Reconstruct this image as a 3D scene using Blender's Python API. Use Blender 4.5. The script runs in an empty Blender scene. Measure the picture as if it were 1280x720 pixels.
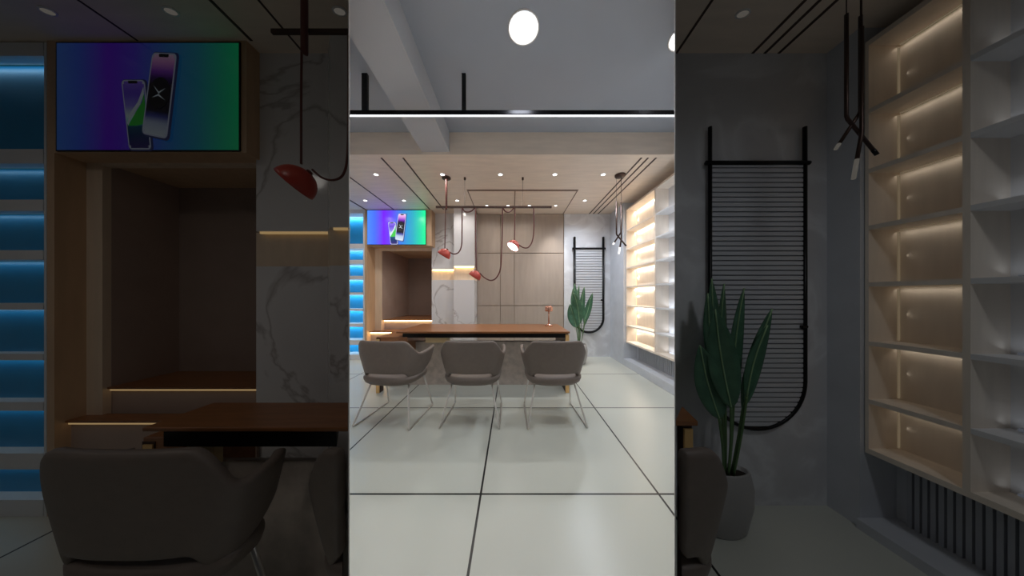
import bpy, bmesh, math, random
from mathutils import Vector, Matrix
random.seed(7)
S = bpy.context.scene
COL = S.collection

# ------------------------------------------------------------------ camera, world, exposure
F = 286.0                      # focal length in pixels of the 1280 wide frame
H = 1.20                       # eye height
cam_d = bpy.data.cameras.new('camera'); cam = bpy.data.objects.new('camera', cam_d); COL.objects.link(cam)
cam.location = (0, 0, H); cam.rotation_euler = (math.pi/2, 0, 0)
cam_d.sensor_width = 36.0; cam_d.lens = 36.0*F/1280.0; cam_d.shift_y = 11.0/1280.0
cam_d.clip_start = 0.02
S.camera = cam
S.view_settings.view_transform = 'Standard'; S.view_settings.look = 'None'
S.view_settings.exposure = 0.0; S.view_settings.gamma = 1.0
S.view_settings.use_curve_mapping = False
S.cycles.max_bounces = 8; S.cycles.diffuse_bounces = 5; S.cycles.glossy_bounces = 4
S.cycles.sample_clamp_indirect = 4.0
S.cycles.use_denoising = True
w = bpy.data.worlds.new('world'); S.world = w; w.use_nodes = True
w.node_tree.nodes['Background'].inputs[0].default_value = (0.55, 0.6, 0.7, 1)
w.node_tree.nodes['Background'].inputs[1].default_value = 0.012

# light levels of the two rooms
MAIN = 1.0
DIM = 1.0

def at(px, py, d):
    """a point of the photo at distance d in front of the lens"""
    return ((px-640.5)*d/F, d, H+(371.0-py)*d/F)
def zx(py, d): return H+(371.0-py)*d/F
def xx(px, d): return (px-640.5)*d/F

# ------------------------------------------------------------------ materials
def lin(c):
    return tuple(((v/255)/12.92 if v/255 <= .04045 else ((v/255+.055)/1.055)**2.4) for v in c)+(1,)
def base_mat(name):
    m = bpy.data.materials.new(name); m.use_nodes = True
    return m, m.node_tree.nodes, m.node_tree.links, m.node_tree.nodes['Principled BSDF']
def mat(name, c, rough=.5, metal=0, var=.06, scale=6, stretch=(1, 1, 1), bump=0, spec=.5):
    m, n, l, b = base_mat(name)
    b.inputs['Roughness'].default_value = rough; b.inputs['Metallic'].default_value = metal
    b.inputs['Specular IOR Level'].default_value = spec
    tc = n.new('ShaderNodeTexCoord'); mp = n.new('ShaderNodeMapping'); mp.inputs['Scale'].default_value = stretch
    nz = n.new('ShaderNodeTexNoise'); nz.inputs['Scale'].default_value = scale; nz.inputs['Detail'].default_value = 5
    l.new(tc.outputs['Object'], mp.inputs[0]); l.new(mp.outputs[0], nz.inputs['Vector'])
    r = n.new('ShaderNodeValToRGB'); r.color_ramp.elements[0].position = .3; r.color_ramp.elements[1].position = .7
    L = lin(c)
    r.color_ramp.elements[0].color = tuple(max(0, v*(1-var)) for v in L[:3])+(1,)
    r.color_ramp.elements[1].color = tuple(min(1, v*(1+var)) for v in L[:3])+(1,)
    l.new(nz.outputs['Fac'], r.inputs[0]); l.new(r.outputs[0], b.inputs['Base Color'])
    if bump:
        bp = n.new('ShaderNodeBump'); bp.inputs['Strength'].default_value = bump; bp.inputs['Distance'].default_value = .01
        l.new(nz.outputs['Fac'], bp.inputs['Height']); l.new(bp.outputs[0], b.inputs['Normal'])
    return m
def emit(name, c, strength):
    m, n, l, b = base_mat(name)
    b.inputs['Base Color'].default_value = (.02, .02, .02, 1)
    b.inputs['Emission Color'].default_value = lin(c); b.inputs['Emission Strength'].default_value = strength
    return m
def marble(name, c, vein, rough=.12, scale=1.3, width=.035):
    m, n, l, b = base_mat(name)
    b.inputs['Roughness'].default_value = rough
    tc = n.new('ShaderNodeTexCoord'); mp = n.new('ShaderNodeMapping')
    mp.inputs['Scale'].default_value = (1, .8, 1); mp.inputs['Rotation'].default_value = (.3, .5, .2)
    nz = n.new('ShaderNodeTexNoise'); nz.inputs['Scale'].default_value = scale; nz.inputs['Detail'].default_value = 6
    nz.inputs['Distortion'].default_value = .8
    l.new(tc.outputs['Object'], mp.inputs[0]); l.new(mp.outputs[0], nz.inputs['Vector'])
    r = n.new('ShaderNodeValToRGB'); e = r.color_ramp.elements
    e[0].position = .5-width; e[0].color = lin(c); e[1].position = .5+width; e[1].color = lin(c)
    x = e.new(.5); x.color = lin(vein)
    y = e.new(.25); y.color = tuple(v*.86 for v in lin(c)[:3])+(1,)
    l.new(nz.outputs['Fac'], r.inputs[0]); l.new(r.outputs[0], b.inputs['Base Color'])
    return m
def tile_mat():
    m, n, l, b = base_mat('floor_tiles')
    b.inputs['Roughness'].default_value = .28
    b.inputs['Specular IOR Level'].default_value = .45
    g = n.new('ShaderNodeNewGeometry'); sp = n.new('ShaderNodeSeparateXYZ'); l.new(g.outputs['Position'], sp.inputs[0])
    def math_(op, a, bb):
        q = n.new('ShaderNodeMath'); q.operation = op
        for i, v in enumerate((a, bb)):
            if isinstance(v, (int, float)): q.inputs[i].default_value = v
            else: l.new(v, q.inputs[i])
        return q.outputs[0]
    def line(o, off, size):
        a = math_('MODULO', math_('ADD', o, 20*size-off+size/2), size)
        return math_('LESS_THAN', math_('ABSOLUTE', math_('SUBTRACT', a, size/2), 0), .0062)
    k = math_('MAXIMUM', line(sp.outputs[0], -.19, 1.082), line(sp.outputs[1], 1.392, 1.082))
    nz = n.new('ShaderNodeTexNoise'); nz.inputs['Scale'].default_value = 1.3; l.new(g.outputs['Position'], nz.inputs['Vector'])
    r = n.new('ShaderNodeValToRGB'); r.color_ramp.elements[0].color = lin((196, 199, 190)); r.color_ramp.elements[1].color = lin((208, 211, 203))
    l.new(nz.outputs['Fac'], r.inputs[0])
    mx = n.new('ShaderNodeMix'); mx.data_type = 'RGBA'
    l.new(k, mx.inputs['Factor']); l.new(r.outputs[0], mx.inputs[6]); mx.inputs[7].default_value = lin((30, 30, 30))
    l.new(mx.outputs[2], b.inputs['Base Color'])
    return m
M = {}
M['tile'] = tile_mat()
M['grey_paint'] = mat('grey_ceiling_paint', (172, 180, 191), .7, var=.03, scale=1.5)
M['beam'] = mat('beam_paint', (184, 187, 192), .7, var=.03, scale=2)
M['timber'] = mat('light_timber_laminate', (234, 219, 203), .42, var=.06, scale=3, stretch=(1, 6, 6))
M['panel'] = mat('beige_wall_panel', (172, 158, 146), .42, var=.05, scale=3, stretch=(6, 6, .8))
M['groove'] = mat('dark_groove', (70, 52, 44), .6)
M['groove_pale'] = mat('pale_groove', (128, 106, 90), .6)
M['groove_light'] = mat('panel_groove', (150, 132, 116), .6)
M['white_paint'] = mat('white_paint', (226, 224, 222), .6, var=.02)
M['blue_plaster'] = mat('pale_plaster', (206, 210, 218), .55, var=.07, scale=4, bump=.15)
M['plaster'] = marble('veined_plaster', (212, 213, 218), (228, 230, 235), .5, 1.6, .06)
M['marble'] = marble('white_marble', (226, 224, 226), (186, 181, 182), .08, .9, .010)
M['stone'] = mat('grey_brown_stone', (186, 174, 165), .4, var=.22, scale=11)
M['wood'] = mat('walnut_desk_top', (140, 91, 54), .3, var=.18, scale=5, stretch=(1, 9, 9))
M['oak'] = mat('oak_frame', (206, 172, 138), .4, var=.07, scale=4, stretch=(6, 6, .8))
M['oak_light'] = mat('pale_oak', (226, 205, 182), .4, var=.05, scale=4, stretch=(6, 6, .8))
M['brown'] = mat('brown_fabric_lining', (176, 154, 142), .8, var=.04)
M['brown_dark'] = mat('dark_brown_lining', (152, 132, 122), .8, var=.04)
M['chair'] = mat('taupe_leather', (112, 101, 94), .5, var=.05, scale=30, bump=.05)
M['chrome'] = mat('brushed_chrome', (225, 222, 218), .34, .85, var=.02)
M['black'] = mat('matte_black_metal', (26, 26, 28), .35, .6, var=.1)
M['black_gloss'] = mat('glossy_black_metal', (30, 30, 33), .25, .9, var=.05)
M['brownmetal'] = mat('bronze_metal', (70, 52, 46), .4, .6, var=.05)
M['gold'] = mat('brass_edge', (226, 184, 122), .35, .35, var=.05)
M['red'] = mat('red_lacquer', (178, 62, 50), .35, var=.04)
M['strap'] = mat('dark_red_strap', (92, 42, 38), .5, var=.05)
M['copper'] = mat('polished_copper', (226, 170, 146), .2, 1, var=.03)
M['leaf'] = mat('dark_green_leaf', (74, 116, 90), .4, var=.25, scale=14)
M['midrib'] = mat('pale_green_midrib', (150, 184, 140), .5)
M['stem'] = mat('green_stem', (92, 124, 80), .5)
M['pot'] = mat('grey_ceramic', (168, 166, 166), .4)
M['soil'] = mat('dark_soil', (50, 40, 34), .9, var=.3, scale=40)
M['slat'] = mat('pale_grey_slat', (205, 208, 215), .45, var=.02)
M['slat_gap'] = mat('grey_slat_gap', (150, 152, 160), .6)
M['flute'] = mat('grey_fluted_board', (176, 180, 188), .55, var=.03)
M['shelf_white'] = mat('white_shelf', (228, 228, 230), .45, var=.02)
M['shelf_wood'] = mat('birch_shelf', (238, 226, 212), .6, var=.05, scale=4, stretch=(6, 6, .8))
M['blue'] = mat('blue_back_panel', (36, 148, 204), .35, var=.04)
M['cream'] = mat('cream_laminate', (232, 206, 160), .4, var=.04)
M['lamp_on'] = emit('lit_lamp', (255, 252, 246), 6)
M['lamp_dim'] = emit('faint_lamp', (255, 245, 230), .07)
M['tip_on'] = emit('lit_tip', (255, 250, 244), 1.6)
M['track_led'] = emit('track_led', (250, 250, 255), 2)
M['warm_led'] = emit('warm_led', (255, 214, 150), 12)
M['warm_led_shelf'] = emit('warm_shelf_led', (255, 226, 184), 1.3)
M['cool_led'] = emit('cool_shelf_led', (226, 236, 255), 1.2)
M['blue_led'] = emit('cyan_led', (170, 236, 255), 1.3)
M['warm_led_dim'] = emit('faint_warm_led', (255, 214, 150), .26)
M['warm_shelf_dim'] = emit('faint_warm_shelf_led', (255, 226, 184), .12)
M['cool_led_dim'] = emit('faint_cool_led', (226, 236, 255), .07)
M['blue_led_dim'] = emit('faint_cyan_led', (60, 200, 235), .06)

def ramp_screen(name, stops, axis, k):
    """a lit display whose picture is a colour ramp along its own UV"""
    m, n, l, b = base_mat(name)
    uv = n.new('ShaderNodeTexCoord'); sp = n.new('ShaderNodeSeparateXYZ'); l.new(uv.outputs['UV'], sp.inputs[0])
    r = n.new('ShaderNodeValToRGB'); e = r.color_ramp.elements
    e[0].position, e[0].color = stops[0][0], lin(stops[0][1]); e[1].position, e[1].color = stops[-1][0], lin(stops[-1][1])
    for p, c in stops[1:-1]:
        q = e.new(p); q.color = lin(c)
    l.new(sp.outputs[axis], r.inputs[0]); l.new(r.outputs[0], b.inputs['Emission Color'])
    b.inputs['Emission Strength'].default_value = k; b.inputs['Base Color'].default_value = (.01, .01, .01, 1)
    b.inputs['Roughness'].default_value = .25
    return m

# ------------------------------------------------------------------ mesh helpers
class MB:
    def __init__(s): s.bm = bmesh.new(); s.uv = None
    def box(s, x0, x1, y0, y1, z0, z1):
        v = [s.bm.verts.new((x, y, z)) for z in (z0, z1) for y in (y0, y1) for x in (x0, x1)]
        for f in ((0, 2, 3, 1), (4, 5, 7, 6), (0, 1, 5, 4), (2, 6, 7, 3), (0, 4, 6, 2), (1, 3, 7, 5)):
            s.bm.faces.new([v[i] for i in f])
        return s
    def prism(s, poly, z0, z1):
        a = [s.bm.verts.new((x, y, z0)) for x, y in poly]; b = [s.bm.verts.new((x, y, z1)) for x, y in poly]
        n = len(poly)
        s.bm.faces.new(a[::-1]); s.bm.faces.new(b)
        for i in range(n): s.bm.faces.new((a[i], a[(i+1) % n], b[(i+1) % n], b[i]))
        return s
    def prism_y(s, poly, y0, y1):
        a = [s.bm.verts.new((x, y0, z)) for x, z in poly]; b = [s.bm.verts.new((x, y1, z)) for x, z in poly]
        n = len(poly)
        s.bm.faces.new(a); s.bm.faces.new(b[::-1])
        for i in range(n): s.bm.faces.new((a[(i+1) % n], a[i], b[i], b[(i+1) % n]))
        return s
    def quad(s, pts):
        s.bm.faces.new([s.bm.verts.new(p) for p in pts]); return s
    def tube(s, pts, r, seg=10, flat=None):
        """a round bar along pts; flat = (rx, ry) makes a strap"""
        pts = [Vector(p) for p in pts]; rings = []; up = None
        for i, p in enumerate(pts):
            t = (pts[min(i+1, len(pts)-1)]-pts[max(i-1, 0)]).normalized()
            if up is None: up = Vector((0, 1, 0)) if abs(t.y) < .9 else Vector((1, 0, 0))
            a = (up-t*up.dot(t)).normalized(); b = t.cross(a); up = a
            ra, rb = flat if flat else (r, r)
            rings.append([s.bm.verts.new(p+a*math.cos(k*2*math.pi/seg)*ra+b*math.sin(k*2*math.pi/seg)*rb) for k in range(seg)])
        for i in range(len(rings)-1):
            for k in range(seg):
                s.bm.faces.new((rings[i][k], rings[i][(k+1) % seg], rings[i+1][(k+1) % seg], rings[i+1][k]))
        s.bm.faces.new(rings[0][::-1]); s.bm.faces.new(rings[-1])
        return s
    def lathe(s, prof, c=(0, 0, 0), seg=28, mtx=None, cap=True):
        rings = []; c = Vector(c)
        for r, z in prof:
            ring = []
            for k in range(seg):
                p = Vector((r*math.cos(k*2*math.pi/seg), r*math.sin(k*2*math.pi/seg), z))
                if mtx: p = mtx @ p
                ring.append(s.bm.verts.new(p+c))
            rings.append(ring)
        for i in range(len(rings)-1):
            for k in range(seg):
                s.bm.faces.new((rings[i][k], rings[i][(k+1) % seg], rings[i+1][(k+1) % seg], rings[i+1][k]))
        if cap: s.bm.faces.new(rings[0][::-1]); s.bm.faces.new(rings[-1])
        return s
def obj(name, mb, m, parent=None, bev=0, smooth=False, sub=0, solid=0, local=False, kind=None):
    """link the mesh as ONE object; geometry is given in world space unless local"""
    bm = mb.bm
    bmesh.ops.recalc_face_normals(bm, faces=bm.faces[:])
    root = parent
    while root is not None and root.parent is not None: root = root.parent
    if root is not None: off = Vector((0, 0, 0)) if local else root.location.copy()
    else:
        lo = Vector([min(v.co[i] for v in bm.verts) for i in range(3)]); hi = Vector([max(v.co[i] for v in bm.verts) for i in range(3)])
        off = Vector(((lo.x+hi.x)/2, (lo.y+hi.y)/2, lo.z))
    if off.length: bmesh.ops.translate(bm, vec=-off, verts=bm.verts[:])
    me = bpy.data.meshes.new(name); bm.to_mesh(me); bm.free()
    for q in (m if isinstance(m, (list, tuple)) else [m]): me.materials.append(q)
    o = bpy.data.objects.new(name, me); COL.objects.link(o)
    if parent is not None:
        o.parent = parent
    else: o.location = off
    if smooth:
        for p in me.polygons: p.use_smooth = True
    if solid:
        q = o.modifiers.new('solid', 'SOLIDIFY'); q.thickness = solid; q.offset = 0
    if sub:
        q = o.modifiers.new('sub', 'SUBSURF'); q.levels = sub; q.render_levels = sub
    if bev:
        q = o.modifiers.new('bev', 'BEVEL'); q.width = bev; q.segments = 2; q.limit_method = 'ANGLE'; q.angle_limit = math.radians(50)
    if kind: o['kind'] = kind
    return o
def thing(name, label, cat, loc=(0, 0, 0), rz=0, group=None):
    o = bpy.data.objects.new(name, None); COL.objects.link(o); o.location = loc; o.rotation_euler = (0, 0, rz)
    o.empty_display_size = .05
    o['label'] = label; o['category'] = cat
    if group: o['group'] = group
    return o
def tag(o, label, cat, group=None):
    o['label'] = label; o['category'] = cat
    if group: o['group'] = group
    return o
def struct(name, mb, m, bev=0, parent=None):
    o = obj(name, mb, m, parent, bev=bev)
    if parent is None: o['kind'] = 'structure'
    return o
def dup(root, loc, rz=None, label=None, group=None):
    r = root.copy(); COL.objects.link(r); r.location = loc
    if rz is not None: r.rotation_euler = (0, 0, rz)
    if label: r['label'] = label
    if group: r['group'] = group
    for ch in list(root.children):
        c = ch.copy(); COL.objects.link(c); c.parent = r
        for g in list(ch.children):
            e = g.copy(); COL.objects.link(e); e.parent = c
    return r
def lamp(kind, name, loc, energy, color=(1, .95, .88), size=.05, angle=150, blend=1, rot=(0, 0, 0), parent=None, size_y=None):
    d = bpy.data.lights.new(name, kind); d.energy = energy; d.color = color
    if kind == 'AREA':
        d.size = size
        if size_y: d.shape = 'RECTANGLE'; d.size_y = size_y
        else: d.shape = 'DISK'
    else: d.shadow_soft_size = size
    if kind == 'SPOT': d.spot_size = math.radians(angle); d.spot_blend = blend
    o = bpy.data.objects.new(name, d); COL.objects.link(o); o.rotation_euler = rot
    if parent is not None:
        o.parent = parent; o.location = Vector(loc)-parent.location
    else: o.location = loc
    return o

# ================================================================== THE SETTING
ZT = 2.86; ZG = 3.12; YF = 2.67; YB = 4.576          # timber ceiling, grey ceiling, fascia, back wall
YW = 1.315; ZD = 2.60; YE = 1.72                      # dim room's end wall, its ceiling, the far side of the thick wall
K = 202.3/F                                           # splay of the opening
XL = -3.45
struct('floor', MB().box(-3.6, 3.6, -1.6, 6.0, -.12, 0), M['tile'])
# --- ceilings
struct('ceiling', MB().box(-2.78, 2.5, YF+.03, 6.0, ZT, ZT+.05), M['timber'])
struct('ceiling_painted', MB().box(-3.6, -2.78, YF+.03, 6.0, ZT, ZT+.05), M['white_paint'])
struct('ceiling_upper', MB().box(-3.6, 3.6, .9, YF+.1, ZG, ZG+.1), M['grey_paint'])
struct('trim_fascia', MB().box(-3.6, 2.5, YF, YF+.03, ZT, ZG), M['timber'])
struct('beam', MB().box(-1.05, -.73, .9, YF, zx(190, YF), ZG), M['beam'])
e = .9
struct('ceiling_outer', MB().prism([(-3.6, -1.6), (3.6, -1.6), (3.6, YE), (K*YE+.02, YE), (K*e+.002, e), (-K*e-.002, e), (-K*YE-.02, YE), (-3.6, YE)], ZD, ZD+.04), M['timber'])
struct('wall_header', MB().box(-.75, .75, e-.03, e, ZD+.04, ZG), M['white_paint'])
# added splayed reveals, put in to keep main-room light off the dim room
for sgn, nm in ((-1, 'left'), (1, 'right')):
    t0, t1 = .56, YE
    struct('wall_added_reveal_'+nm, MB().prism([(sgn*(K*t0+.002), t0), (sgn*(K*t1+.004), t1), (sgn*(K*t1+.014), t1), (sgn*(K*t0+.005), t0)], 0, ZG), M['white_paint'])
struct('wall_partition_left', MB().box(-3.6, -K*YE-.01, YE-.03, YE, 0, ZG), M['white_paint'])
struct('wall_partition_right', MB().box(K*YE+.01, 3.6, YE-.03, YE, 0, ZG), M['white_paint'])
struct('wall_left', MB().box(-3.6, -3.5, -1.6, 6.0, 0, ZG), M['white_paint'])
struct('wall_right', MB().box(2.2, 2.3, YE, 4.8, 0, ZG), M['blue_plaster'])
# back wall: beige boards with open joints, veined plaster beside them
xa, xb_ = -.70, 1.03
bw = struct('wall_back', MB().box(-.72, 2.3, YB+.02, YB+.12, 0, ZG), M['groove_light'])
zj = [0, zx(382, YB), zx(316.5, YB), ZT]
xj = [xa, xx(626, YB), xx(643.5, YB), xb_]
for i in range(3):
    for j in range(3):
        obj('wall_board', MB().box(xj[i]+.005, xj[i+1]-.005, YB, YB+.02, zj[j]+.007, zj[j+1]-.007), M['panel'], bw)
struct('wall_plaster', MB().box(xb_+.012, 2.0, YB, YB+.02, 0, ZT), M['plaster'])
struct('wall_pier', MB().box(1.97, 2.2, 4.04, YB+.02, 0, ZT), M['blue_plaster'])
struct('trim_ledge', MB().box(1.97, 2.2, YE, 4.04, 0, .112), M['blue_plaster'])
def flutes(x, y0, y1, z0, z1, n):
    m = MB(); st = (y1-y0)/n
    m.box(x-.006, x, y0, y1, z0, z1)
    for i in range(n):
        m.box(x-.022, x-.006, y0+i*st+st*.15, y0+(i+1)*st-st*.2, z0, z1)
    return m
struct('wall_fluted', flutes(2.2, 2.3, 3.95, .112, .42, 40), M['flute'])
# dark lines let into the timber ceiling
k = 0
for x0, x1, y0, y1 in ((-1.57, -1.55, YF+.06, YB), (-1.31, -1.29, YF+.06, 4.35), (-2.26, -2.24, YF+.06, 4.4), (1.535, 1.555, YF+.06, YB), (1.615, 1.635, YF+.06, YB),
                       (1.71, 1.73, YF+.06, YB), (-.70, 1.03, 3.54, 3.59), (-.70, -.685, 3.59, YB), (1.015, 1.03, 3.59, YB), (.04, .055, 3.59, YB), (-2.8, -2.77, YF+.02, 4.36)):
    k += 1
    struct('trim_%d' % k, MB().box(x0, x1, y0, y1, ZT-.004, ZT), M['groove' if k not in (7, 8, 9, 10) else 'groove_pale'])

# ------------------------------------------------------------------ niche, cove and marble: main room
def niche(nm, xl, xr, yf, ym, yb, ztop, zlint, z1, z2, xin, y1, y2, led, zceil, right_y=None):
    """timber surround with bulkhead above, deep brown niche, two lit steps"""
    ry = right_y or yf+.2
    m = MB().box(xl-.04, xr, yf, yb+.04, zlint, zceil)                      # bulkhead
    m.box(xl-.04, xl, yf, yb+.04, 0, zlint)                                  # jamb
    o = struct('wall_'+nm, m, M['oak'])
    obj('wall_inner_frame', MB().box(xl, xin, ym, ym+.03, 0, zlint).box(xin, xr, ym, ym+.03, zlint-.05*(yf/4.36), zlint), M['oak_light'], o)
    obj('wall_side_lining', MB().box(xin-.02, xin, ym+.03, yb, 0, zlint), M['brown'], o)
    obj('wall_back_lining', MB().box(xin-.02, xr+.02, yb, yb+.03, 0, zlint), M['brown_dark'], o)
    obj('wall_end_lining', MB().box(xr, xr+.03, ry, yb, 0, zceil), M['brown'], o)
    for a, (zz, yy, xs) in enumerate(((z1, y1, xin), (z2, y2, xl))):
        t = .02 if yf > 2 else .012
        obj('step_board', MB().box(xs, xr, yy, yb if a == 0 else y1, zz-t, zz), M['wood'], o)
        obj('step_riser', MB().box(xs, xr, yy+t*1.5, yy+t*2.5, 0, zz-t), M['brown'], o)
        obj('step_light', MB().box(xs+.01, xr-.01, yy+t*.3, yy+t*1.3, zz-t*1.9, zz-t), led, o)
    return o
niche('niche', -2.767, -1.53, 4.36, 4.62, 5.82, 0, 2.176, .735, .525, -2.637, 4.70, 4.45, M['warm_led'], ZT, 4.615)
lamp('SPOT', 'lamp_glow', (-2.0, 4.9, 2.12), 9*MAIN, (1, .92, .84), .1, 150, 1)  # added spot without a fixture, brightens the niche lining
struct('wall_shelf_end', MB().box(-3.5, -2.80, 4.62, 4.68, 0, ZT), M['white_paint'])
def marble_wall(nm, poly_back, poly_col, zc0, zc1, zc0b, zc1b, ztop, led, t=.05):
    def inset(poly, dy):   # the same outline pushed back from the face
        ys = sorted(p[1] for p in poly); y0 = ys[0]
        return [(x*(y+dy)/y, y+dy) if abs(y-y0) < 1e-6 else (x, y) for x, y in poly]
    o = struct('wall_'+nm, MB().prism(poly_back, 0, zc0).prism(poly_back, zc1, ztop), M['marble'])
    obj('wall_column', MB().prism(poly_col, 0, zc0b).prism(poly_col, zc1b, ztop), M['marble'], o)
    obj('wall_cove', MB().prism(inset(poly_back, t), zc0, zc1).prism(inset(poly_col, t), zc0b, zc1b), M['oak_light'], o)
    for poly, za in ((poly_back, zc1), (poly_col, zc1b)):
        xs = sorted(p[0] for p in poly); y0 = min(p[1] for p in poly)
        fx = [p[0] for p in poly if abs(p[1]-y0) < 1e-6]
        obj('cove_light', MB().box(min(fx)+.01, max(fx)-.01, y0+t*.3, y0+t*.6, za-.012, za), led, o)
    return o
marble_wall('marble', [(-1.60, 4.56), (-1.155, 4.56), (-1.155, 4.62), (-1.60, 4.62)], [(-1.078, 4.24), (-.70, 4.24), (-.70, 4.62), (-1.157, 4.62), (-1.157, 4.56), (-1.078, 4.5)],
            1.535, 1.742, 1.511, 1.763, ZT, M['warm_led'])

# ------------------------------------------------------------------ the dim outer room: its end walls
niche('outer_niche', -2.50, -1.45, 1.25, 1.344, 1.655, 0, zx(191, 1.25), zx(484, 1.36), zx(526, 1.28), -2.406, 1.36, 1.28, M['warm_led_dim'], ZD, 1.37)
struct('wall_outer_end', MB().box(-3.5, -2.54, 1.36, YE-.03, 0, ZD), M['white_paint'])
xo = -K*1.22-.002
marble_wall('outer_marble', [(-1.47, 1.315), (-1.044, 1.315), (-1.044, 1.42), (-1.47, 1.42)],
            [(xx(413, 1.22), 1.22), (xo, 1.22), (-K*1.42-.004, 1.42), (-1.046, 1.42), (-1.046, 1.3)], zx(333, 1.315), zx(289, 1.315), zx(332, 1.22), zx(284, 1.22), ZD, M['warm_led_dim'], .03)
struct('wall_outer_plaster', MB().prism([(K*YW+.003, YW), (1.82, YW), (1.82, YW+.1), (K*(YW+.1)+.005, YW+.1)], 0, ZD), M['plaster'])
struct('wall_outer_pier', MB().box(1.81, 2.0, 1.19, YW+.1, 0, ZD), M['blue_plaster'])
struct('wall_outer_side', MB().box(2.0, 2.1, -.3, YE-.03, 0, ZD), M['blue_plaster'])
struct('trim_outer_ledge', MB().box(1.79, 2.0, -.3, 1.19, 0, .05), M['blue_plaster'])
struct('wall_outer_fluted', flutes(2.0, .6, 1.15, .05, .36, 26), M['flute'])
for a, b2, y0, y1 in ((-1.43, -1.415, .3, 1.25), (-1.20, -1.19, .3, 1.315), (-2.05, -2.04, .3, 1.25), (1.375, 1.39, .3, YW), (1.445, 1.46, .3, YW), (1.525, 1.54, .3, YW), (.938, .95, .96, YW)):
    k += 1
    struct('trim_%d' % k, MB().box(a, b2, y0, y1, ZD-.003, ZD), M['groove'])

# ================================================================== OBJECTS
# ---------------------------------------------------------------- ceiling lights
def downlight(x, y, z, label, group, power, r=.027, mlamp='lamp_on', lcol=(1, .95, .89), ysq=1.0, ang=155):
    t = thing('ceiling_downlight', label, 'ceiling light', (x, y, z), 0, group)
    m = MB()
    sc_ = Matrix.Diagonal((1, ysq, 1))
    m.lathe([(r*1.35, 0), (r*1.35, -.004), (r*1.02, -.006), (r*1.0, 0)], (x, y, z), 24, sc_, cap=False)
    obj('trim_ring', m, M['white_paint'], t)
    obj('lens', MB().lathe([(r, -.001), (r, -.003)], (x, y, z), 24, sc_), M[mlamp], t)
    if power: lamp('SPOT', 'lamp_glow', (x, y, z-.02), power, lcol, .03, ang, 1, parent=t)
    return t
ORD = ['first', 'second', 'third', 'fourth', 'fifth', 'sixth']
for i, px in enumerate((470.5, 553.5, 626, 694, 754.5)):
    downlight(xx(px, 3.10), 3.10, ZT, 'lit downlight, %s from the blue shelves in the row nearest the wooden fascia' % ORD[i], 'front row of timber ceiling downlights', (40 if i == 4 else 15)*MAIN, lcol=(.86, .92, 1) if i == 4 else (1, .95, .89))
for i, px in enumerate((457, 505.5, 572, 731.5)):
    downlight(xx(px, 3.94), 3.94, ZT, 'lit downlight, %s from the blue shelves in the row just before the screen' % ORD[i], 'middle row of timber ceiling downlights', (52 if i == 3 else 15)*MAIN, lcol=(.84, .91, 1) if i == 3 else (1, .95, .89))
for i, px in enumerate((609, 635.5, 662, 695)):
    dl = downlight(xx(px, 4.16), 4.16, ZT, 'lit downlight, %s from the marble column inside the grooved ceiling rectangle' % ORD[i], 'back row of timber ceiling downlights', (36 if i == 3 else 7)*MAIN, .024, ang=58 if i == 3 else 155)
    if i == 3: [q for q in dl.children if q.type == 'LIGHT'][0].rotation_euler.x = math.radians(18)      # this one is turned to the boards
for x, y, lab in ((xx(655, 1.634), 1.634, 'large round lit downlight in the grey ceiling, whole and beside the beam'), (xx(858, 1.68), 1.68, 'large round lit downlight in the grey ceiling, cut by the edge of the opening')):
    t = thing('round_downlight', lab, 'ceiling light', (x, y, ZG), 0, 'large downlights in the grey ceiling')
    obj('trim_ring', MB().lathe([(.112, 0), (.112, -.006), (.106, -.008), (.100, 0)], (x, y, ZG), 32, cap=False), M['white_paint'], t, smooth=True)
    obj('lens', MB().lathe([(.095, -.004), (.095, -.010)], (x, y, ZG), 32), M['lamp_on'], t)
    lamp('SPOT', 'lamp_glow', (x, y, ZG-.07), 24*MAIN, (.90, .95, 1), .1, 165, 1, parent=t)
# suspended linear light
yt = 1.975; zt = zx(143, yt)
t = thing('linear_track_light', 'long black suspended linear light with white glowing underside, hung on two black rods', 'ceiling light', (0, yt, zt))
obj('housing', MB().box(-1.9, 1.9, yt-.016, yt+.016, zt-.010, zt+.026), M['black_gloss'], t, bev=.003)
obj('diffuser', MB().box(-1.9, 1.9, yt-.008, yt+.008, zt-.0145, zt-.0105), M['track_led'], t)
for px, r in ((457, .024), (580.5, .017)):
    obj('hanging_rod', MB().box(xx(px, yt)-r, xx(px, yt)+r, yt-.012, yt+.012, zt+.02, ZG), M['black'], t)
lamp('AREA', 'lamp_glow', (0, yt, zt-.03), 13*MAIN, (.96, .98, 1), 3.4, size_y=.04, parent=t)

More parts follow.
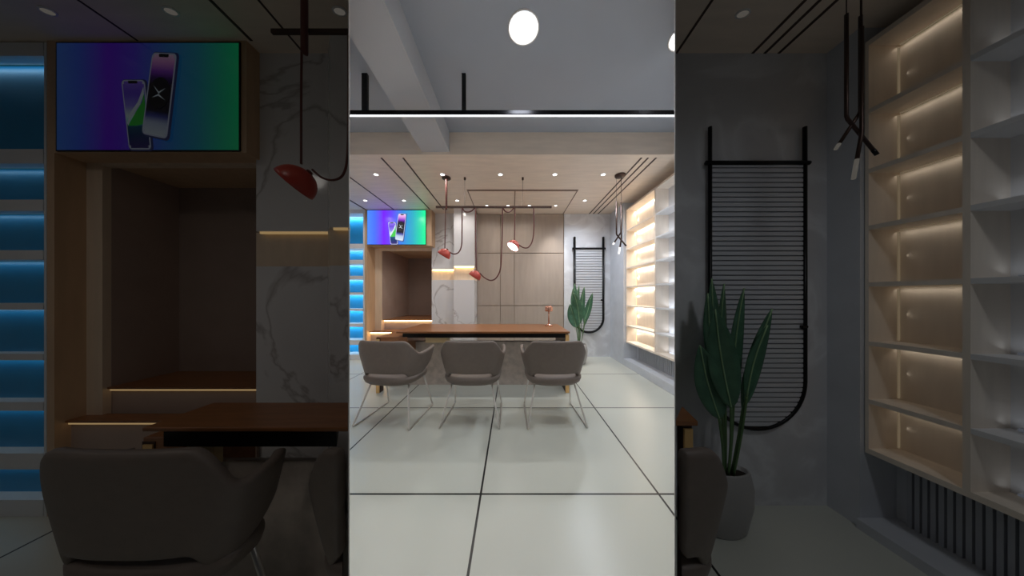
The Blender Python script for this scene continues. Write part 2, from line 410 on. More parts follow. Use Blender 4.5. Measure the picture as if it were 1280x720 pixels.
# ---------------------------------------------------------------- blue shelving
def blue_shelves(x0, x1, yf, yb, bays, ztop, led, label, pb):
    t = thing('blue_display_shelves', label, 'shelving', ((x0+x1)/2, yf, 0))
    m = MB().box(x1-.02*(yf/4.36+.4), x1, yf, yb, 0, ztop).box(x0, x0+.02, yf, yb, 0, ztop)
    obj('upright', m, M['shelf_white'], t)
    obj('back_panel', MB().box(x0+.02, x1-.02, yb-.01, yb, 0, ztop), M['blue'], t)
    obj('header', MB().box(x0+.02, x1-.02, yf, yb-.01, bays[0][0], ztop), M['shelf_white'], t)
    for i, (a, b) in enumerate(bays):
        low = bays[i+1][0] if i+1 < len(bays) else 0
        obj('shelf' if low else 'plinth', MB().box(x0+.02, x1-.02, yf, yb-.01, low, b), M['shelf_white'], t)
        h = .006*(yf/4.36)
        obj('light_strip', MB().box(x0+.03, x1-.03, yb-.03*(.4 + .6*yf/4.36), yb-.012, a-h, a-.001), led, t)
        lamp('AREA', 'lamp_glow', ((x0+x1)/2, yb-(.07 if yf > 2 else .036), a-h-.004), pb*(a-b+.08), (.55, .85, 1), x1-x0-.08, rot=(math.radians(28), 0, 0), size_y=.012, parent=t)
    return t
blue_shelves(-3.49, -2.809, 4.36, 4.60, [(zx(a, 4.38), zx(b, 4.38)) for a, b in ((267, 305), (311, 325), (330, 345), (349, 365.5), (368.5, 386), (388.5, 404.5), (408.5, 425), (431, 443))], ZT-.004, M['blue_led'],
             'white shelving with glowing blue backs beside the bright lit screen', 2.3)
blue_shelves(-3.3, -2.543, 1.25, 1.315, [(zx(a, 1.255), zx(b, 1.255)) for a, b in ((71, 187), (205, 250), (264, 313), (325, 379), (387, 442), (450, 502), (513, 566), (586, 624))], zx(53, 1.25), M['blue_led_dim'],
             'dim white shelving with faint blue backs beside the large dimmed screen', .16)

# ---------------------------------------------------------------- screens
STOPS = [(0, (80, 145, 255)), (.13, (75, 115, 255)), (.28, (124, 30, 255)), (.42, (105, 75, 255)), (.6, (62, 140, 235)), (.78, (50, 180, 205)), (.9, (40, 222, 175)), (1, (30, 255, 160))]
PH1 = [(0, (225, 240, 250)), (.16, (190, 205, 235)), (.24, (70, 80, 170)), (.30, (22, 18, 40)), (.62, (20, 12, 36)), (.70, (60, 20, 110)), (.78, (150, 70, 210)), (.9, (245, 170, 240)), (1, (255, 225, 250))]
PH2 = [(0, (70, 50, 130)), (.22, (20, 60, 110)), (.33, (20, 90, 120)), (.40, (120, 240, 235)), (.48, (225, 250, 250)), (.62, (150, 140, 240)), (.8, (105, 70, 225)), (1, (150, 120, 245))]
def screen(x0, x1, z0, z1, y, kk, label):
    t = thing('wall_screen', label, 'screen', ((x0+x1)/2, y, z0))
    W, Hh = x1-x0, z1-z0; th = .02 if y > 2 else .008
    obj('bezel', MB().box(x0-.006, x1+.006, y-th*.6, y, z0-.006, z1+.006), M['black'], t)
    def uvquad(name, corners, yy, m, parent, extra=()):
        """corners tl,tr,br,bl in screen fractions; a thin slab with its picture on the front"""
        bm = bmesh.new(); L = bm.loops.layers.uv.new('UVMap')
        def poly(cs, yq, uvs, mi):
            f = bm.faces.new([bm.verts.new((x0+u*W, yq, z1-v*Hh)) for u, v in cs]); f.material_index = mi
            for lp, q in zip(f.loops, uvs): lp[L].uv = q
        poly(corners, yy, ((0, 1), (1, 1), (1, 0), (0, 0)), 0)
        for cs, mi, dy in extra: poly(cs, yy-dy, ((0, 1),)*len(cs), mi)
        mb = MB(); mb.bm.free(); mb.bm = bm
        return obj(name, mb, m, parent)
    d = uvquad('display', ((0, 0), (1, 0), (1, 1), (0, 1)), y-th*.62, ramp_screen('display_picture', STOPS, 0, kk), t)
    rim = emit('phone_rim', (205, 215, 240), kk); dark = emit('phone_notch', (12, 10, 22), kk); green = emit('phone_green', (60, 205, 70), kk); white = emit('phone_white', (225, 240, 250), kk); navy = emit('phone_side', (60, 70, 130), kk)
    def lerp(c, u, v):
        tl, tr, br, bl = c
        a = [tl[i]+(tr[i]-tl[i])*u for i in (0, 1)]; b = [bl[i]+(br[i]-bl[i])*u for i in (0, 1)]
        return (a[0]+(b[0]-a[0])*v, a[1]+(b[1]-a[1])*v)
    def rr(c, u0, u1, v0, v1, ru=.14, rv=.06, n=5):
        out = []
        for cu, cv, a0 in ((u1-ru, v0+rv, -90), (u1-ru, v1-rv, 0), (u0+ru, v1-rv, 90), (u0+ru, v0+rv, 180)):
            for i in range(n):
                a = math.radians(a0+90*i/(n-1)); out.append(lerp(c, cu+ru*math.cos(a), cv+rv*math.sin(a)))
        return out
    def disc(c, u, v, ru, rv, n=14): return [lerp(c, u+ru*math.cos(i*2*math.pi/n), v+rv*math.sin(i*2*math.pi/n)) for i in range(n)]
    def phone(c, stops, extra, dy):
        bm = bmesh.new(); L = bm.loops.layers.uv.new('UVMap')
        def poly(cs, dd, mi, uvs=None):
            f = bm.faces.new([bm.verts.new((x0+u*W, y-th*.62-dd, z1-v*Hh)) for u, v in cs]); f.material_index = mi
            if uvs:
                for lp, q in zip(f.loops, uvs): lp[L].uv = q
        s_ = .0006
        poly(rr(c, .0, 1.10, -.01, 1.02), dy, 1); poly(rr(c, 0, 1, 0, 1), dy+s_, 2)
        n = 24
        for i in range(n):   # the picture, banded so that the ramp runs along the phone
            va, vb = .02+.96*i/n, .02+.96*(i+1)/n
            ins = .05 if 0 < i < n-1 else .11
            poly([lerp(c, ins, va), lerp(c, 1-ins, va), lerp(c, 1-ins, vb), lerp(c, ins, vb)], dy+2*s_, 0, ((0, 1-va), (1, 1-va), (1, 1-vb), (0, 1-vb)))
        for cs, mi in extra: poly(cs, dy+3*s_, mi)
        poly(rr(c, .3, .7, .015, .055, .05, .015), dy+4*s_, 3)
        mb = MB(); mb.bm.free(); mb.bm = bm
        return mb, [ramp_screen('phone_picture', stops, 1, kk), navy, rim, dark, green, white]
    c2 = ((.357, .348), (.486, .348), (.523, .998), (.40, .998))
    mb, ms = phone(c2, PH2, [([lerp(c2, u, v) for u, v in ((.93, .18), (.95, .62), (.45, .66), (.10, .66), (.5, .46), (.8, .32))], 4),
                             ([lerp(c2, u, v) for u, v in ((.93, .10), (.93, .2), (.7, .36), (.34, .5), (.10, .66), (.06, .62), (.25, .47), (.62, .32))], 5)], .001)
    obj('phone_picture', mb, ms, d)
    c1 = ((.536, .10), (.671, .11), (.616, .907), (.477, .855))
    X1 = [([lerp(c1, .25, .40), lerp(c1, .5, .47), lerp(c1, .75, .42), lerp(c1, .5, .495)], 5), ([lerp(c1, .25, .55), lerp(c1, .5, .495), lerp(c1, .78, .56), lerp(c1, .5, .52)], 5)]
    mb, ms = phone(c1, PH1, [(disc(c1, .5, .48, .42, .19), 3)], .006)
    p = obj('phone_picture', mb, ms, d)
    m = MB(); 
    for cs, _ in X1: m.quad([(x0+u*W, y-th*.62-.0102, z1-v*Hh) for u, v in cs])
    obj('emblem_picture', m, white, d)
    return t
screen(xx(459.5, 4.34), xx(532.5, 4.34), zx(305.5, 4.34), zx(262.8, 4.34), 4.355, 1.0, 'bright wall screen showing two phones on a purple to green glow')
screen(xx(70, 1.24), xx(298, 1.24), zx(187, 1.24), zx(53, 1.24), 1.248, .05, 'large dimmed wall screen showing two phones, above the dim niche')

# ---------------------------------------------------------------- desk
def desk(x0, x1, y0, y1, zt, th, skew, xp0, yp, zp, label, full, leg_w):
    """x0..x1 top, skew = the far end's shift of the end by the opening"""
    t = thing('executive_desk', label, 'desk', ((x0+x1)/2, y0, 0))
    o = obj('desk_top', MB().prism([(x0, y0), (x1, y0), (x1+skew, y1), (x0, y1)], zt-th, zt), M['wood'], t, bev=.003)
    dp = y1-y0
    obj('under_frame', MB().prism([(x0+.06, y0+dp*.06), (x1-.05, y0+dp*.06), (x1-.05+skew*.8, y1-dp*.1), (x0+.06, y1-dp*.1)], zt-th-.06, zt-th-.004), M['black'], t)
    obj('stone_panel', MB().prism([(xp0, yp), (x1-.03+skew*.4, yp), (x1-.03+skew*.6, yp+dp*.1), (xp0, yp+dp*.1)], 0, zp), M['stone'], t, bev=.003)
    # return cabinet on the niche side
    cx0, cx1 = xp0-.02, x0+.12
    cs = .05 if full else .34
    c = obj('return_cabinet', MB().box(cx0, cx1, y0+dp*cs, y1+dp*.3, zt-.30, zt-.075), M['wood'], t, bev=.003)
    obj('cabinet_leg', MB().box(cx0, cx0+.05, y0+dp*(cs-.01), y0+dp*(cs+.09), 0, zt-.09), M['brownmetal'], c)
    obj('leg_edge', MB().box(cx0+.008, cx0+.045, y0+dp*(cs-.03), y0+dp*(cs-.01), 0, zt-.10), M['gold'], c)
    obj('drawer_box', MB().box(x0+.28*abs(x1-x0)*.5, x0+.55*abs(x1-x0)*.5, y0+dp*.2, y0+dp*.36, zt-.17, zt-th-.065), M['cream'], t, bev=.003)
    if full:
        l = obj('leg', MB().box(x1-.045, x1-.005, y0+dp*.07, y1-dp*.1, 0, zt-th-.004), M['brownmetal'], t)
        obj('leg_edge', MB().box(x1-.047, x1-.003, y0+dp*.035, y0+dp*.07, 0, zt-th-.02), M['gold'], l)
    return t
desk(-1.434, xx(713, 2.83), 2.83, 3.62, .77, .024, 0, -1.68, 3.12, .59, 'walnut topped office desk with grey stone front behind three chairs', True, .04)
desk(-1.316, -.582, .813, 1.01, .734, .014, -.14, -1.40, .90, .555, 'dim walnut topped desk under the dim niche, behind one tub chair', False, .03)
# stub of a console by the plant
yA = .89; zA = zx(528, yA)
t = thing('console_table', 'small dim walnut console with gold front leg beside the dim plant', 'table', (K*yA+.06, yA, 0))
obj('console_top', MB().prism([(K*yA+.004, yA), (xx(873, yA), yA), (xx(873, yA)+.03, yA+.12), (K*(yA+.12)+.035, yA+.12)], zA-.014, zA+.004), M['wood'], t, bev=.002)
obj('leg', MB().box(K*yA+.045, xx(869, yA), yA+.014, yA+.045, 0, zA-.014), M['brownmetal'], t)
obj('leg_edge', MB().box(K*yA+.047, xx(869, yA)-.002, yA+.006, yA+.014, 0, zA-.03), M['gold'], t)

# ---------------------------------------------------------------- tub chairs
def make_chair(label, group=None, sx=1.0, sy=1.0, sz=1.0):
    t = thing('tub_chair', label, 'chair', (0, 0, 0), 0, group)
    def P_(x, y, z): return (x*sx, y*sy, z*sz)
    def sup(th, a, b, n):
        c, s_ = math.cos(th), math.sin(th)
        return (a*math.copysign(abs(s_)**(2/n), s_), -b*math.copysign(abs(c)**(2/n), c))
    def sm(e0, e1, x):
        q = min(1, max(0, (x-e0)/(e1-e0))); return q*q*(3-2*q)
    # wrap-round back and arms
    bm = bmesh.new(); NU, NV = 44, 9; T = math.radians(118); g = []
    for i in range(NU+1):
        th = -T+2*T*i/NU; row = []; ad = abs(math.degrees(th))
        ztop = .80-.13*sm(34, 72, ad)+.015*sm(80, 118, ad)
        zbot = .484-.054*sm(34, 58, ad)+.10*sm(80, 118, ad)
        for j in range(NV+1):
            v = j/NV; z = zbot+(ztop-zbot)*v; q = (z-.42)/.38
            a = .235+.072*min(1, q*1.5)**.8; b = .205+.055*q
            x, y = sup(th, a, b, 2.9)
            y = y*1.45 if y > 0 else y
            row.append(bm.verts.new(P_(x, y+.01, z)))
        g.append(row)
    for i in range(NU):
        for j in range(NV): bm.faces.new((g[i][j], g[i+1][j], g[i+1][j+1], g[i][j+1]))
    mb = MB(); mb.bm.free(); mb.bm = bm
    obj('backrest', mb, M['chair'], t, smooth=True, sub=1, solid=.034*min(1, sx*1.2), local=True)
    # seat bowl
    bm = bmesh.new(); rings = []
    for z, r in ((.362, .50), (.366, .72), (.378, .87), (.398, .96), (.426, 1.0), (.442, 1.0), (.452, .95), (.456, .85), (.456, .5)):
        ring = []
        for i in range(40):
            x, y = sup(i*2*math.pi/40, .274*r, .245*r, 2.9); ring.append(bm.verts.new(P_(x, y+.01, z)))
        rings.append(ring)
    for i in range(len(rings)-1):
        for q in range(40): bm.faces.new((rings[i][q], rings[i][(q+1) % 40], rings[i+1][(q+1) % 40], rings[i+1][q]))
    bm.faces.new(rings[0][::-1]); bm.faces.new(rings[-1])
    mb = MB(); mb.bm.free(); mb.bm = bm
    obj('seat', mb, M['chair'], t, smooth=True, local=True)
    # chrome sled legs
    for s_ in (-1, 1):
        pts = [(.19, -.10, .385), (.205, -.14, .30), (.268, -.238, .03), (.27, -.245, .014), (.272, -.232, .008), (.268, 0, .008), (.262, .235, .008), (.26, .25, .014), (.257, .246, .03), (.215, .12, .40)]
        obj('sled_leg', MB().tube([P_(s_*x, y, z) for x, y, z in pts], .0085*min(1, sx*1.3)), M['chrome'], t, smooth=True, local=True)
    return t
c0 = make_chair('taupe tub chair before the desk at its blue shelf end, beside the brass edged leg', 'tub chairs in front of the desk')
c0.location = (-1.165, 2.315, 0); c0.rotation_euler = (0, 0, math.radians(-6))
dup(c0, (-.383, 2.315, 0), math.radians(-1), 'middle of the three taupe tub chairs with chrome sled legs before the desk')
dup(c0, (.405, 2.315, 0), math.radians(2), 'taupe tub chair on chrome sled legs in front of the bright plant and copper lamp')
d0 = make_chair('dim dark tub chair standing before the dim desk and blue shelves', 'tub chairs in the dim outer room', .90, .40, .985)
d0.location = (-1.065, .715, 0)
def trim_against_reveal(t, sgn):
    """the chair is let in against the splayed reveal: nothing of it passes the wall face"""
    for ch in t.children:
        bm = bmesh.new(); bm.from_mesh(ch.data)
        bm.transform(Matrix.Translation(t.location))
        bmesh.ops.bisect_plane(bm, geom=bm.verts[:]+bm.edges[:]+bm.faces[:], plane_co=(sgn*.022, 0, 0), plane_no=(-sgn, K, 0), clear_outer=True)
        bm.transform(Matrix.Translation(-t.location))
        if not bm.verts: bpy.data.objects.remove(ch); bm.free(); continue
        bm.to_mesh(ch.data); bm.free()
d1 = make_chair('dim tub chair tight against the opening at the cut end of the dim desk', 'tub chairs in the dim outer room', .90, .40, .985)
d1.location = (-.315, .715, 0); trim_against_reveal(d1, -1)
d2 = make_chair('dim tub chair tight against the opening in front of the dim plant pot', 'tub chairs in the dim outer room', .90, .40, .985)
d2.location = (.350, .715, 0); trim_against_reveal(d2, 1)

# ---------------------------------------------------------------- copper table lamp
yl = 3.40; xl = xx(686.5, yl)
t = thing('table_lamp', 'small copper mushroom table lamp on the desk top', 'table lamp', (xl, yl, .77))
obj('base', MB().lathe([(.058, 0), (.058, .012), (.02, .026), (.008, .04)], (xl, yl, .77)), M['copper'], t, smooth=True)
obj('stem', MB().lathe([(.0085, .03), (.0085, .24)], (xl, yl, .77), 14), M['copper'], t, smooth=True)
obj('shade', MB().lathe([(.056, .215), (.058, .225), (.058, .275), (.05, .29), (.01, .296)], (xl, yl, .77)), M['copper'], t, smooth=True)

# ---------------------------------------------------------------- red dome pendants
def smooth_path(pts, n=8):
    pts = [Vector(p) for p in pts]; out = []
    for i in range(len(pts)-1):
        p0, p1, p2, p3 = pts[max(i-1, 0)], pts[i], pts[i+1], pts[min(i+2, len(pts)-1)]
        for q in range(n):
            u = q/n
            out.append(.5*((2*p1)+(-p0+p2)*u+(2*p0-5*p1+4*p2-p3)*u*u+(-p0+3*p1-3*p2+p3)*u**3))
    return out+[pts[-1]]
def dome(t, c, r, lean, away=0, lit='lamp_on', power=0, name='lamp_shade'):
    v = (Vector(c)-Vector((0, 0, H))).normalized(); rg = Vector((v.y, -v.x, 0)).normalized(); up = rg.cross(v)
    ax = (rg*math.sin(lean)+up*math.cos(lean)+v*away).normalized(); m = Vector((0, 0, 1)).rotation_difference(ax).to_matrix()
    prof = [(r*math.cos(a), r*math.sin(a)*1.1) for a in [i*math.pi/2/9 for i in range(9)]]+[(r*.03, r*1.1)]
    s_ = obj(name, MB().lathe(prof, c, 32, m, cap=False), M['red'], t, smooth=True, solid=.006)
    obj('lamp_diffuser', MB().lathe([(r*.93, .004), (r*.93, .010)], c, 32, m), M[lit], s_)
    obj('strap_clip', MB().lathe([(r*.16, r*1.05), (r*.16, r*1.22), (r*.08, r*1.26)], c, 14, m), M['strap'], s_, smooth=True)
    if power:
        L = lamp('SPOT', 'lamp_glow', Vector(c)+m @ Vector((0, 0, -.02)), power, (1, .9, .8), r*.5, 130, .8, parent=t)
        L.rotation_euler = m.to_euler()
    return s_
YP = 3.186
t = thing('strap_pendant_light', 'bronze rail pendant with three red dome lamps on looping straps above the desk', 'pendant light', (xx(618, YP), YP, zx(259, YP)))
obj('rail', MB().box(xx(545.5, YP), xx(690, YP), YP-.012, YP+.012, zx(260, YP), zx(257.8, YP)), M['brownmetal'], t)
for px in (581.5, 654):
    m = MB().tube([at(px, 258, YP), (xx(px, YP), YP, ZT)], .0022, 6).lathe([(.011, -.035), (.014, -.03), (.014, 0)], (xx(px, YP), YP, ZT), 12)
    obj('suspension_wire', m, M['brownmetal'], t)
obj('canopy', MB().lathe([(.055, -.02), (.06, -.015), (.06, 0)], (xx(558.5, YP), YP, ZT)), M['brownmetal'], t, smooth=True)
def straps(name, px_pts, yy, r=.011, mt='strap'):
    obj(name, MB().tube(smooth_path([at(a, b, yy) for a, b in px_pts]), r, 8, flat=(r, r*.8)), M[mt], t, smooth=True)
straps('feed_strap', [(558.5, 223), (558.5, 240), (558.5, 262)], YP-.02, .017)
straps('feed_strap', [(557.5, 259), (557, 285), (556.5, 311)], YP, .009)
straps('loop_strap', [(562, 315), (568, 317.5), (574, 315), (577.5, 306), (578, 285), (578.3, 260)], YP)
straps('loop_strap', [(578.5, 259), (581, 264), (586, 265), (591, 263), (594, 259)], YP, .011)
straps('feed_strap', [(595, 259), (595.2, 300), (595.8, 338)], YP, .012)
straps('loop_strap', [(600, 341), (606, 347), (614, 350.5), (621, 347), (626, 336), (627.5, 315), (628.3, 290), (628.6, 260)], YP)
straps('loop_strap', [(628.6, 259), (632, 264), (636, 265), (640, 263), (643, 259)], YP, .011)
straps('feed_strap', [(644, 259), (644, 280), (643.5, 302)], YP, .010)
straps('loop_strap', [(649, 306), (655, 309.5), (661, 309), (666, 301), (668, 285), (667.5, 260)], YP)
dome(t, at(554.8, 319.5, YP-.03), .088, math.radians(30), -.10, 'lamp_on', 1, 'lamp_shade')
dome(t, at(593.2, 346.5, YP-.03), .084, math.radians(32), -.08, 'lamp_on', 1, 'lamp_shade')
dome(t, at(641.2, 308.8, YP-.03), .088, math.radians(36), .55, 'lamp_on', 1, 'lamp_shade')
# the dim one
YQ = .915
t = thing('strap_pendant_light', 'dim bronze rail pendant with one red dome lamp before the dim marble column', 'pendant light', (xx(379, YQ), YQ, zx(41, YQ)))
obj('rail', MB().box(xx(341, YQ), xx(437, YQ), YQ-.007, YQ+.003, zx(43, YQ), zx(38, YQ)), M['brownmetal'], t)
obj('canopy', MB().lathe([(.045, -.015), (.05, -.012), (.05, 0)], (xx(379, YQ), YQ, ZD)), M['brownmetal'], t, smooth=True)
straps('feed_strap', [(381, -60), (381, 0), (381, 66)], YQ-.015, .0135)
straps('feed_strap', [(378, 40), (377, 120), (377, 205)], YQ, .0045)
straps('loop_strap', [(391, 212), (403, 222), (418, 225), (430, 217), (435, 190), (436, 120), (436, 42)], YQ, .005)
dome(t, at(368, 231, YQ-.01), .066, math.radians(36), -.14, 'lamp_dim', 0)

# ---------------------------------------------------------------- forked pendants
def fork(x, y, zc, label, s, sy, zt_, lit, rf):
    t = thing('forked_pendant_light', label, 'pendant light', (x, y, zt_))
    obj('canopy', MB().lathe([(.066*s, -.02*s), (.07*s, -.012*s), (.07*s, 0)], (x, y, zt_), mtx=Matrix.Diagonal((1, max(sy, .5), 1))), M['brownmetal'], t, smooth=True)
    for (p, e0) in (([(-.05, 0, 2.498), (-.05, 0, 2.06), (-.045, 0, 2.045), (.065, -.02, 1.897)], None), ([(.02, .02, 2.498), (.02, .02, 2.09), (.015, .018, 2.075), (-.09, 0, 1.925)], 1), ([(0, -.035, 2.43), (0, -.035, 1.985), (-.002, -.036, 1.97), (-.04, -.05, 1.79)], 1)):
        q = [(x+a*s, y+b*s*sy, zc+(c-1.2)*s) for a, b, c in p]
        r = obj('arm', MB().tube(q, rf*s, 12), M['brownmetal'], t, smooth=True)
        obj('suspension_wire', MB().tube([q[0], (q[0][0], q[0][1], zt_-.001)], .0018*s, 6), M['brownmetal'], r)
        a, b = Vector(q[-1]), Vector(q[-2]); u = (a-b).normalized()
        obj('lamp_tip', MB().tube([a-u*(.075*s if p[-1][2] == 1.79 else .015*s), a+u*.012*s], rf*1.08*s, 12), M[lit] if e0 else M['black'], r, smooth=True)
    return t
fork(1.475, 3.12, 1.2, 'slim bronze pendant of three crossing rods with lit tips by the bright shelves', 1.0, 1.0, ZT, 'tip_on', .0105)
fork(xx(1073, .9), .9, 1.2-.07, 'dim slim pendant of three crossing rods before the dim shelf unit', .91, .3, ZD, 'lamp_dim', .0062)

# ---------------------------------------------------------------- arched grille panels
def grille(x0, x1, ztop, zcross, zbot, y, r, label, n):
    t = thing('arched_wall_grille', label, 'wall panel', ((x0+x1)/2, y, zbot))
    R = (x1-x0)/2; cx = (x0+x1)/2; zc = zbot+R
    pts = [(x0, y, ztop)]+[(cx-R*math.cos(a), y, zc-R*math.sin(a)) for a in [i*math.pi/24 for i in range(25)]]+[(x1, y, ztop)]
    rr_ = r if y > 2 else r*.72
    obj('frame_rod', MB().tube(pts, rr_, 10), M['black'], t, smooth=True)
    obj('cross_bar', MB().tube([(x0-r*1.8, y, zcross), (x1+r*1.8, y, zcross)], r*.9, 10), M['black'], t, smooth=True)
    m = MB(); st = (zcross-r-zbot)/n
    for i in range(n):
        z = zbot+r+(i+.5)*st; hw = R if z > zc else math.sqrt(max(0, R*R-(zc-z)**2))
        if hw < .04: continue
        m.box(cx-hw, cx+hw, y+r*.0, y+r*.9, z-st*.37, z+st*.37)
    obj('slats', m, M['slat'], t)
    bk = [(x0, zcross)]+[(cx-R*math.cos(a), zc-R*math.sin(a)) for a in [i*math.pi/24 for i in range(25)]]+[(x1, zcross)]
    obj('backing_board', MB().prism_y(bk[::-1], y+r*.75, y+r*.95), M['slat_gap'], t)
    zk = zbot+(zcross-zbot)*.385
    obj('knob', MB().tube([(x1-r*2.2, y-r*.5, zk), (x1, y-r*.5, zk)], r*.7, 8), M['black'], t)
    return t
grille(xx(719, 4.53), xx(755, 4.53), zx(296, 4.53), zx(310.5, 4.53), zx(415.5, 4.53), 4.545, .023, 'black arched frame with pale horizontal slats on the bright plastered wall', 32)
grille(xx(889, 1.29), xx(1008, 1.29), zx(158, 1.29), zx(203, 1.29), zx(537, 1.29), 1.295, .0135, 'dim black arched frame with grey horizontal slats on the dim plastered wall', 54)

# ---------------------------------------------------------------- plants
LEAVES = [((720, 409), (711.5, 380), 11.5, -.05), ((723, 404), (715, 366), 11, -.10), ((725, 402), (720.5, 354), 8.5, .05), ((727, 402), (731, 358), 6.0, .0),
          ((730, 404), (739.7, 366), 6.5, -.04), ((732.5, 407), (740.8, 380), 6.5, .06), ((722.5, 398), (717.5, 360), 8, .02), ((726, 400), (727, 356), 6.5, .08), ((729, 400), (735, 372), 5.5, -.09)]
def plant(x, y, s, sy, label, k_, x_ref=724):
    """k_: metres per photo pixel of the bright plant"""
    t = thing('potted_plant', label, 'plant', (x, y, 0))
    zp = .36*s; rp = .15*s
    def W(p, dy): return Vector((x+(p[0]-x_ref)*k_, y+dy*sy, zp+.02+(428-p[1])*k_))
    prof = [(.6*rp, 0), (.75*rp, .02*s), (.98*rp, .16*s), (rp, .26*s), (.86*rp, zp-.01), (.82*rp, zp), (.74*rp, zp), (.76*rp, zp-.03)]
    q = Matrix.Diagonal((1, sy, 1)) if sy < 1 else None
    obj('pot', MB().lathe(prof, (x, y, 0), 32, q), M['pot'], t, smooth=True)
    obj('soil', MB().lathe([(.75*rp, zp-.025), (.75*rp, zp-.02)], (x, y, 0), 24, q), M['soil'], t)
    for b, tip, wd, dy in LEAVES:
        B, T = W(b, dy), W(tip, dy*1.6); up = (T-B); Ln = up.length; up.normalize()
        side = Vector((up.z, 0, -up.x)).normalized(); side = (side*math.cos(dy*7)+Vector((0, 1, 0))*math.sin(dy*7)*sy).normalized(); nrm = side.cross(up).normalized()
        bm = bmesh.new(); rows = []; N = 14; hw = wd*k_*(.62 if sy == 1 else .44)
        for i in range(N+1):
            u = i/N; wv = hw*(math.sin(math.pi*u**.85)**.75 if 0 < u < 1 else .02)
            c = B+up*Ln*u+nrm*(-.05*s*sy*math.sin(math.pi*u))
            rows.append([bm.verts.new(c+side*wv*f+nrm*(abs(f)**1.4*wv*.28*min(1, sy*2))) for f in (-1, -.6, -.2, 0, .2, .6, 1)])
        for i in range(N):
            for j in range(6): bm.faces.new((rows[i][j], rows[i][j+1], rows[i+1][j+1], rows[i+1][j]))
        mb = MB(); mb.bm.free(); mb.bm = bm
        lf = obj('leaf', mb, M['leaf'], t, smooth=True, solid=.003)
        obj('midrib', MB().tube([B+up*Ln*u+nrm*(-.05*s*sy*math.sin(math.pi*u)+.003) for u in [i/10 for i in range(11)]], .0035*s, 6), M['midrib'], lf, smooth=True)
        foot = Vector((x+(b[0]-x_ref)*k_*.35, y+dy*sy*.4, zp-.022))
        obj('stem', MB().tube(smooth_path([foot, foot.lerp(B, .5)+side*.004, B+up*.01], 4), .006*s, 8), M['stem'], lf, smooth=True)
    return t
plant(xx(724, 4.1), 4.1, 1.0, 1.0, 'tall potted plant with upright green paddle leaves in front of the bright arched grille', 4.1/F)
plant(xx(908, 1.16), 1.16, .9, .42, 'dim potted plant with upright paddle leaves in front of the dim arched grille', 3.168*1.16/F)

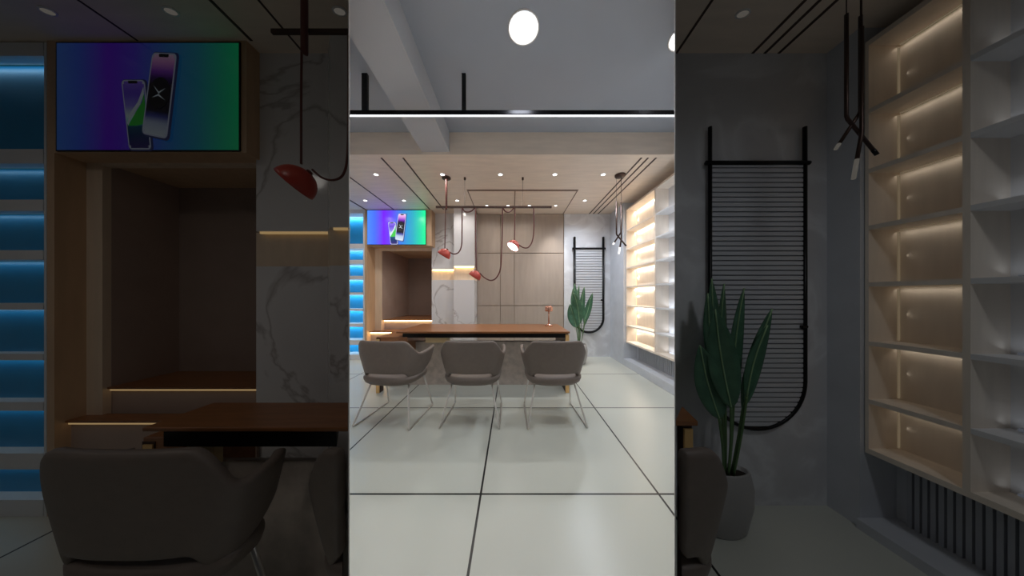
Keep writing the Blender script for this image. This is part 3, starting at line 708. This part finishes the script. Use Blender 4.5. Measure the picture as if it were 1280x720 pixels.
# ---------------------------------------------------------------- wall shelf units
def shelf_unit(xf, xb, yfar, ymid, ynear, ztop, zbot, zs, warm, cool, label, pw, pc):
    t = thing('wall_shelf_unit', label, 'shelving', ((xf+xb)/2, ymid, zbot))
    k_ = (yfar-ymid)/.9; p = .022 if k_ > .6 else .012
    tz = .026
    obj('end_panel', MB().box(xf, xb, yfar-p, yfar, zbot, ztop), M['shelf_wood'], t)
    obj('divider', MB().box(xf, xb, ymid-p, ymid+p*.4, zbot, ztop), M['shelf_wood'], t)
    obj('end_panel', MB().box(xf, xb, ynear, ynear+p, zbot, ztop), M['shelf_white'], t)
    obj('top_board', MB().box(xf, xb, ymid+p*.4, yfar-p, ztop-tz, ztop).box(xf, xb, ynear+p, ymid-p, ztop-tz, ztop), M['shelf_wood'], t)
    obj('bottom_board', MB().box(xf, xb, ymid+p*.4, yfar-p, zbot, zbot+tz).box(xf, xb, ynear+p, ymid-p, zbot, zbot+tz), M['shelf_wood'], t)
    obj('back_panel', MB().box(xb-.008, xb-.001, ymid+p*.4, yfar-p, zbot+tz, ztop-tz), M['shelf_wood'], t)
    obj('back_panel', MB().box(xb-.008, xb-.001, ynear+p, ymid-p, zbot+tz, ztop-tz), M['shelf_white'], t)
    L = [zbot+tz]+list(zs)+[ztop-tz]
    for z in zs:
        obj('shelf', MB().box(xf, xb-.008, ymid+p*.4, yfar-p, z, z+tz*.85), M['shelf_wood'], t)
        obj('shelf', MB().box(xf, xb-.008, ynear+p, ymid-p, z, z+tz*.85), M['shelf_white'], t)
    for i in range(len(L)-1):
        z1 = L[i+1]; z0 = L[i]+(tz*.85 if i else 0)
        m = MB().box(xb-.022, xb-.010, ymid+p, yfar-p*1.6, z1-.005, z1-.001).box(xb-.022, xb-.010, yfar-p-.006*min(1, k_*1.4), yfar-p-.001, z0+.004, z1-.013)
        obj('light_strip', m, warm, t)
        Ly = yfar-ymid-3*p
        lamp('AREA', 'lamp_glow', (xb-.03, (yfar+ymid)/2, z1-.012), pw*(z1-z0), (1, .89, .74), .012, rot=(0, math.radians(-24), 0), size_y=Ly, parent=t)
        lamp('AREA', 'lamp_glow', (xb-.03, yfar-p-.012, (z0+z1)/2), pw*.5*(z1-z0), (1, .89, .74), (z1-z0)*.9, rot=(math.radians(-90), 0, math.radians(-22)) , size_y=.012, parent=t)
        lamp('AREA', 'lamp_glow', (xb-.05, (ymid+ynear)/2, z0+.02), pc*(z1-z0), (.80, .89, 1), .02, rot=(0, math.radians(180+20), 0), size_y=ymid-ynear-4*p, parent=t)
        obj('light_strip', MB().box(xb-.020, xb-.010, ynear+p*2, ymid-p*2.5, z0+.001, z0+.010), cool, t)
    return t
ZS = [.68, 1.027, 1.36, 1.69, 2.017, 2.343]
shelf_unit(2.01, 2.197, 4.035, 3.22, 2.25, 2.737, .395, ZS, M['warm_led_shelf'], M['cool_led'], 'bright wall hung shelf unit with warm lit birch bays and white bays', 5.0, 1.3)
shelf_unit(1.83, 1.998, 1.186, .925, .66, 2.516, .395, [.653, .95, 1.252, 1.543, 1.834, 2.14], M['warm_shelf_dim'], M['cool_led_dim'], 'dim wall hung shelf unit with faint warm bays above the dim fluted base', .055, .045)

# ---------------------------------------------------------------- lights of the dim outer room
for i, (px, d, who) in enumerate(((60, 1.12, 'above the dim blue shelves'), (214, 1.12, 'above the dim screen'), (425, 1.12, 'above the dim marble column'), (929, 1.13, 'above the dim plant'))):
    downlight(xx(px, d), d, ZD, 'faint small downlight in the dim timber ceiling '+who, 'downlights in the dim room ceiling', 0, .026, 'lamp_dim', ysq=.6)
for x, y, p in ((-2.3, .0, .30), (-1.0, -.4, .34), (1.2, -.1, .52)):  # added out of view to light the dim room, no such lamps known
    t = downlight(x, y, ZD, 'added unseen downlight that lights the dim outer room', 'added unseen downlights of the dim room', 0, .04, 'lamp_dim')
    lamp('SPOT', 'lamp_glow', (x, y, ZD-.03), p*(27 if x < 0 else 30)*DIM, (1, .93, .86) if x < 0 else (.92, .96, 1), .12, 165, 1, parent=t)
